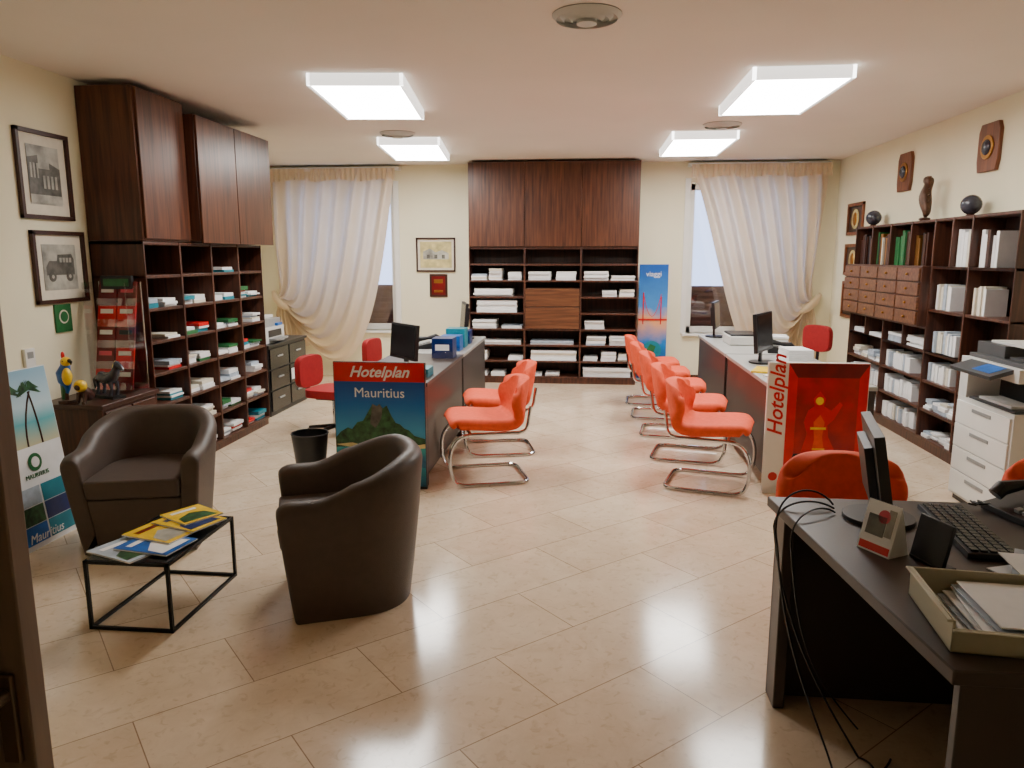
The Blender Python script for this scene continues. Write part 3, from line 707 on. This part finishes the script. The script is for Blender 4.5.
# ---------------------------------------------------------------- copier
b=B('office_photocopier'); x0,x1,y0,y1=2.46,3.02,4.42,5.08
b.box(x0,x1,y0,y1,.04,.70,M_lgrey); b.box(x0+.02,x1-.02,y0+.02,y1-.02,0,.04,M_blackp)
for k in range(4):
    z=.06+k*.155; b.box(x0-.012,x0,y0+.02,y1-.02,z,z+.147,M_white); b.box(x0-.016,x0-.010,y0+.22,y1-.22,z+.10,z+.122,M_grey)
b.box(x0+.20,x1,y0,y1,.70,.88,M_lgrey); b.box(x0,x0+.20,y1-.10,y1,.70,.88,M_lgrey)
b.box(x0+.01,x0+.20,y0+.02,y1-.12,.70,.715,M_dgrey); b.box(x0+.196,x0+.20,y0+.03,y1-.11,.72,.87,M_blackp)
b.box(x0+.03,x0+.17,y0+.1,y1-.2,.715,.73,M_paper)
b.box(x0,x1,y0,y1,.88,.96,M_lgrey); b.box(x0+.04,x1-.02,y0+.01,y1-.01,.96,.985,M_dgrey)
b.box(x0+.08,x1-.04,y1-.34,y1-.02,.985,1.06,M_dgrey); b.box(x0+.10,x1-.08,y0+.04,y1-.36,.985,1.0,M_dgrey)
b.box(x0+.12,x1-.10,y0+.1,y1-.1,1.06,1.075,M_lgrey)
b.box(-.08,.08,y0+.06,y1-.12,-.012,.012,M_dgrey,T(x0-.05,0,.925)@RY(-18)); b.box(-.05,.05,y0+.12,y0+.32,.012,.015,M_bluep,T(x0-.05,0,.925)@RY(-18))
b.box(x0+.1,x1-.1,y0-.24,y0,.34,.365,M_lgrey)
for k in range(2):
    for yy in (y0+.06,y1-.06): b.cyl((x0+.06+k*.42,yy,0),.022,.04,M_blackp,seg=12)
b.done(.008)

# ---------------------------------------------------------------- foreground desk
b=B('reception_desk'); zt=.75
top=[(.66,2.63),(.775,1.50),(2.5,1.50),(2.5,2.63)]
b.prism(top[::-1],zt-.035,zt,M_desk)
b.box(.69,2.48,2.585,2.61,.0,zt-.035,M_desk); b.box(.69,.73,2.5,2.6,.0,zt-.035,M_desk)
b.box(.80,2.48,1.515,1.545,0,zt-.035,M_desk); b.box(2.44,2.47,1.55,2.58,0,zt-.035,M_deskd)
b.done(.004)
monitor(.985,2.42,zt+.001,76,w=.40,h=.27,tilt=10,z0=.05)
b=B('computer_keyboard'); q=T(1.185,2.32,zt+.001)@RZ(84)
b.box(-.22,.22,-.07,.07,0,.018,M_blackp,q)
for i in range(15):
    for j in range(5): b.box(-.208+i*.028,-.184+i*.028,-.062+j*.025,-.042+j*.025,.018,.025,M_screen,q)
b.done(.0015,1)
phone(1.50,2.48,zt+.001,-78,sc=1.1)
b=B('tabletop_photo_calendar'); q=T(.84,2.13,zt+.001)@RZ(-60)
b.prism([(0,0),(.08,0),(.04,.145)],-.055,.055,M_paper,q@Matrix(((0,0,1,0),(1,0,0,0),(0,1,0,0),(0,0,0,1))))
Qc=q@RX(-15.4)@FY; b.plate(Qc,-.05,.05,.04,.145,.0005,M_paper,.001); b.plate(Qc,-.05,.05,.005,.027,.0005,M_redp,.001); b.plate(Qc,-.04,.02,.05,.11,.0018,M_photod,.001); b.cyl((0.01,.11,.0018),.02,.001,M_pink,M=Qc); b.plate(Qc,.022,.045,.055,.135,.0018,M_photo,.001)
b.done()
b=B('desk_organizer_stand'); q=T(.955,2.06,zt+.001)@RZ(-72); b.box(-.06,.06,0,.012,0,.13,M_blackp,q@RX(-12)); b.box(-.06,.06,0,.05,0,.008,M_blackp,q); b.done(.002)
b=B('letter_tray'); q=T(.985,1.70,zt+.001)@RZ(-6); w,l=.17,.145
b.box(-w,w,-l,l,0,.006,M_beige,q); b.box(-w,-w+.006,-l,l,0,.075,M_beige,q); b.box(w-.006,w,-l,l,0,.075,M_beige,q); b.box(-w,w,l-.006,l,0,.075,M_beige,q); b.box(-w,w,-l,-l+.006,0,.055,M_beige,q)
b.box(-w-.012,-w,-l,l,.069,.075,M_beige,q); b.box(-w,w,-l-.01,-l,.049,.055,M_beige,q)
for k in range(6): b.box(-.12+.01*k,.155,-.12,.12,.008+k*.009,.012+k*.009,[M_paper,M_paper3,M_paper][k%3],q@RZ(random.uniform(-4,4)))
b.done(.0015,1)
b=B('loose_papers')
for k,(x,y,r) in enumerate(((1.26,1.94,20),(1.36,1.98,-15),(1.34,1.95,35),(1.49,2.02,5),(1.54,2.06,12),(1.44,1.90,-30),(1.66,2.08,25),(1.30,1.96,60),(1.24,1.92,-8))):
    b.box(-.105,.105,-.148,.148,k*.004,k*.004+.003,[M_paper,M_paper2,M_paper,M_paper3][k%4],T(x,y,zt+.001)@RZ(r))
b.done()
b=B('ballpoint_pen'); b.tube([(1.20,1.98,zt+.045),(1.32,2.04,zt+.045)],.004,M_blue2,seg=8); b.done()
b=B('note_pad'); b.box(-.08,.08,-.1,.1,0,.012,M_pink,T(1.84,2.42,zt+.001)@RZ(20)); b.done()
b=B('power_cables')
def bez(P,n=18):
    P=[Vector(p) for p in P]
    return [P[0]*(1-t)**3+P[1]*3*t*(1-t)**2+P[2]*3*t*t*(1-t)+P[3]*t**3 for t in [i/n for i in range(n+1)]]
b.tube(bez([(.86,2.54,zt+.006),(.80,2.58,zt+.09),(.62,2.50,zt+.07),(.645,2.40,zt-.1)])+bez([(.645,2.40,zt-.1),(.67,2.35,.3),(.78,2.3,.1),(.80,2.2,.005)]),.0035,M_blackp,seg=6)
b.tube(bez([(.85,2.50,zt+.006),(.78,2.5,zt+.05),(.66,2.5,zt+.03),(.645,2.46,zt-.05)])+bez([(.645,2.46,zt-.05),(.67,2.4,.4),(.8,2.45,.15),(.9,2.25,.005)])+bez([(.9,2.25,.005),(.98,2.2,.005),(.85,2.12,.005),(1.0,2.08,.005)]),.0035,M_blackp,seg=6)
b.tube(bez([(.84,2.46,zt+.006),(.78,2.44,zt+.05),(.66,2.36,zt+.03),(.66,2.3,zt-.06)])+bez([(.66,2.3,zt-.06),(.70,2.3,.35),(.78,2.4,.2),(.95,2.4,.005)]),.003,M_blackp,seg=6)
b.tube(bez([(.80,2.2,.005),(.78,2.1,.005),(.92,2.12,.005),(1.0,2.25,.005)]),.0035,M_blackp,seg=6)
b.done()

# ---------------------------------------------------------------- world, camera
w=bpy.data.worlds.new('dusk'); bpy.context.scene.world=w; w.use_nodes=True
bg=w.node_tree.nodes['Background']; bg.inputs['Color'].default_value=(.42,.54,.88,1); bg.inputs['Strength'].default_value=4.5
cam=bpy.data.cameras.new('camera'); co=bpy.data.objects.new('camera',cam); bpy.context.collection.objects.link(co)
cam.sensor_width=36; cam.lens=26.0; cam.clip_start=.05
co.location=(0,0,1.6); co.rotation_euler=(R(90-9.8),0,R(5.7))
bpy.context.scene.camera=co
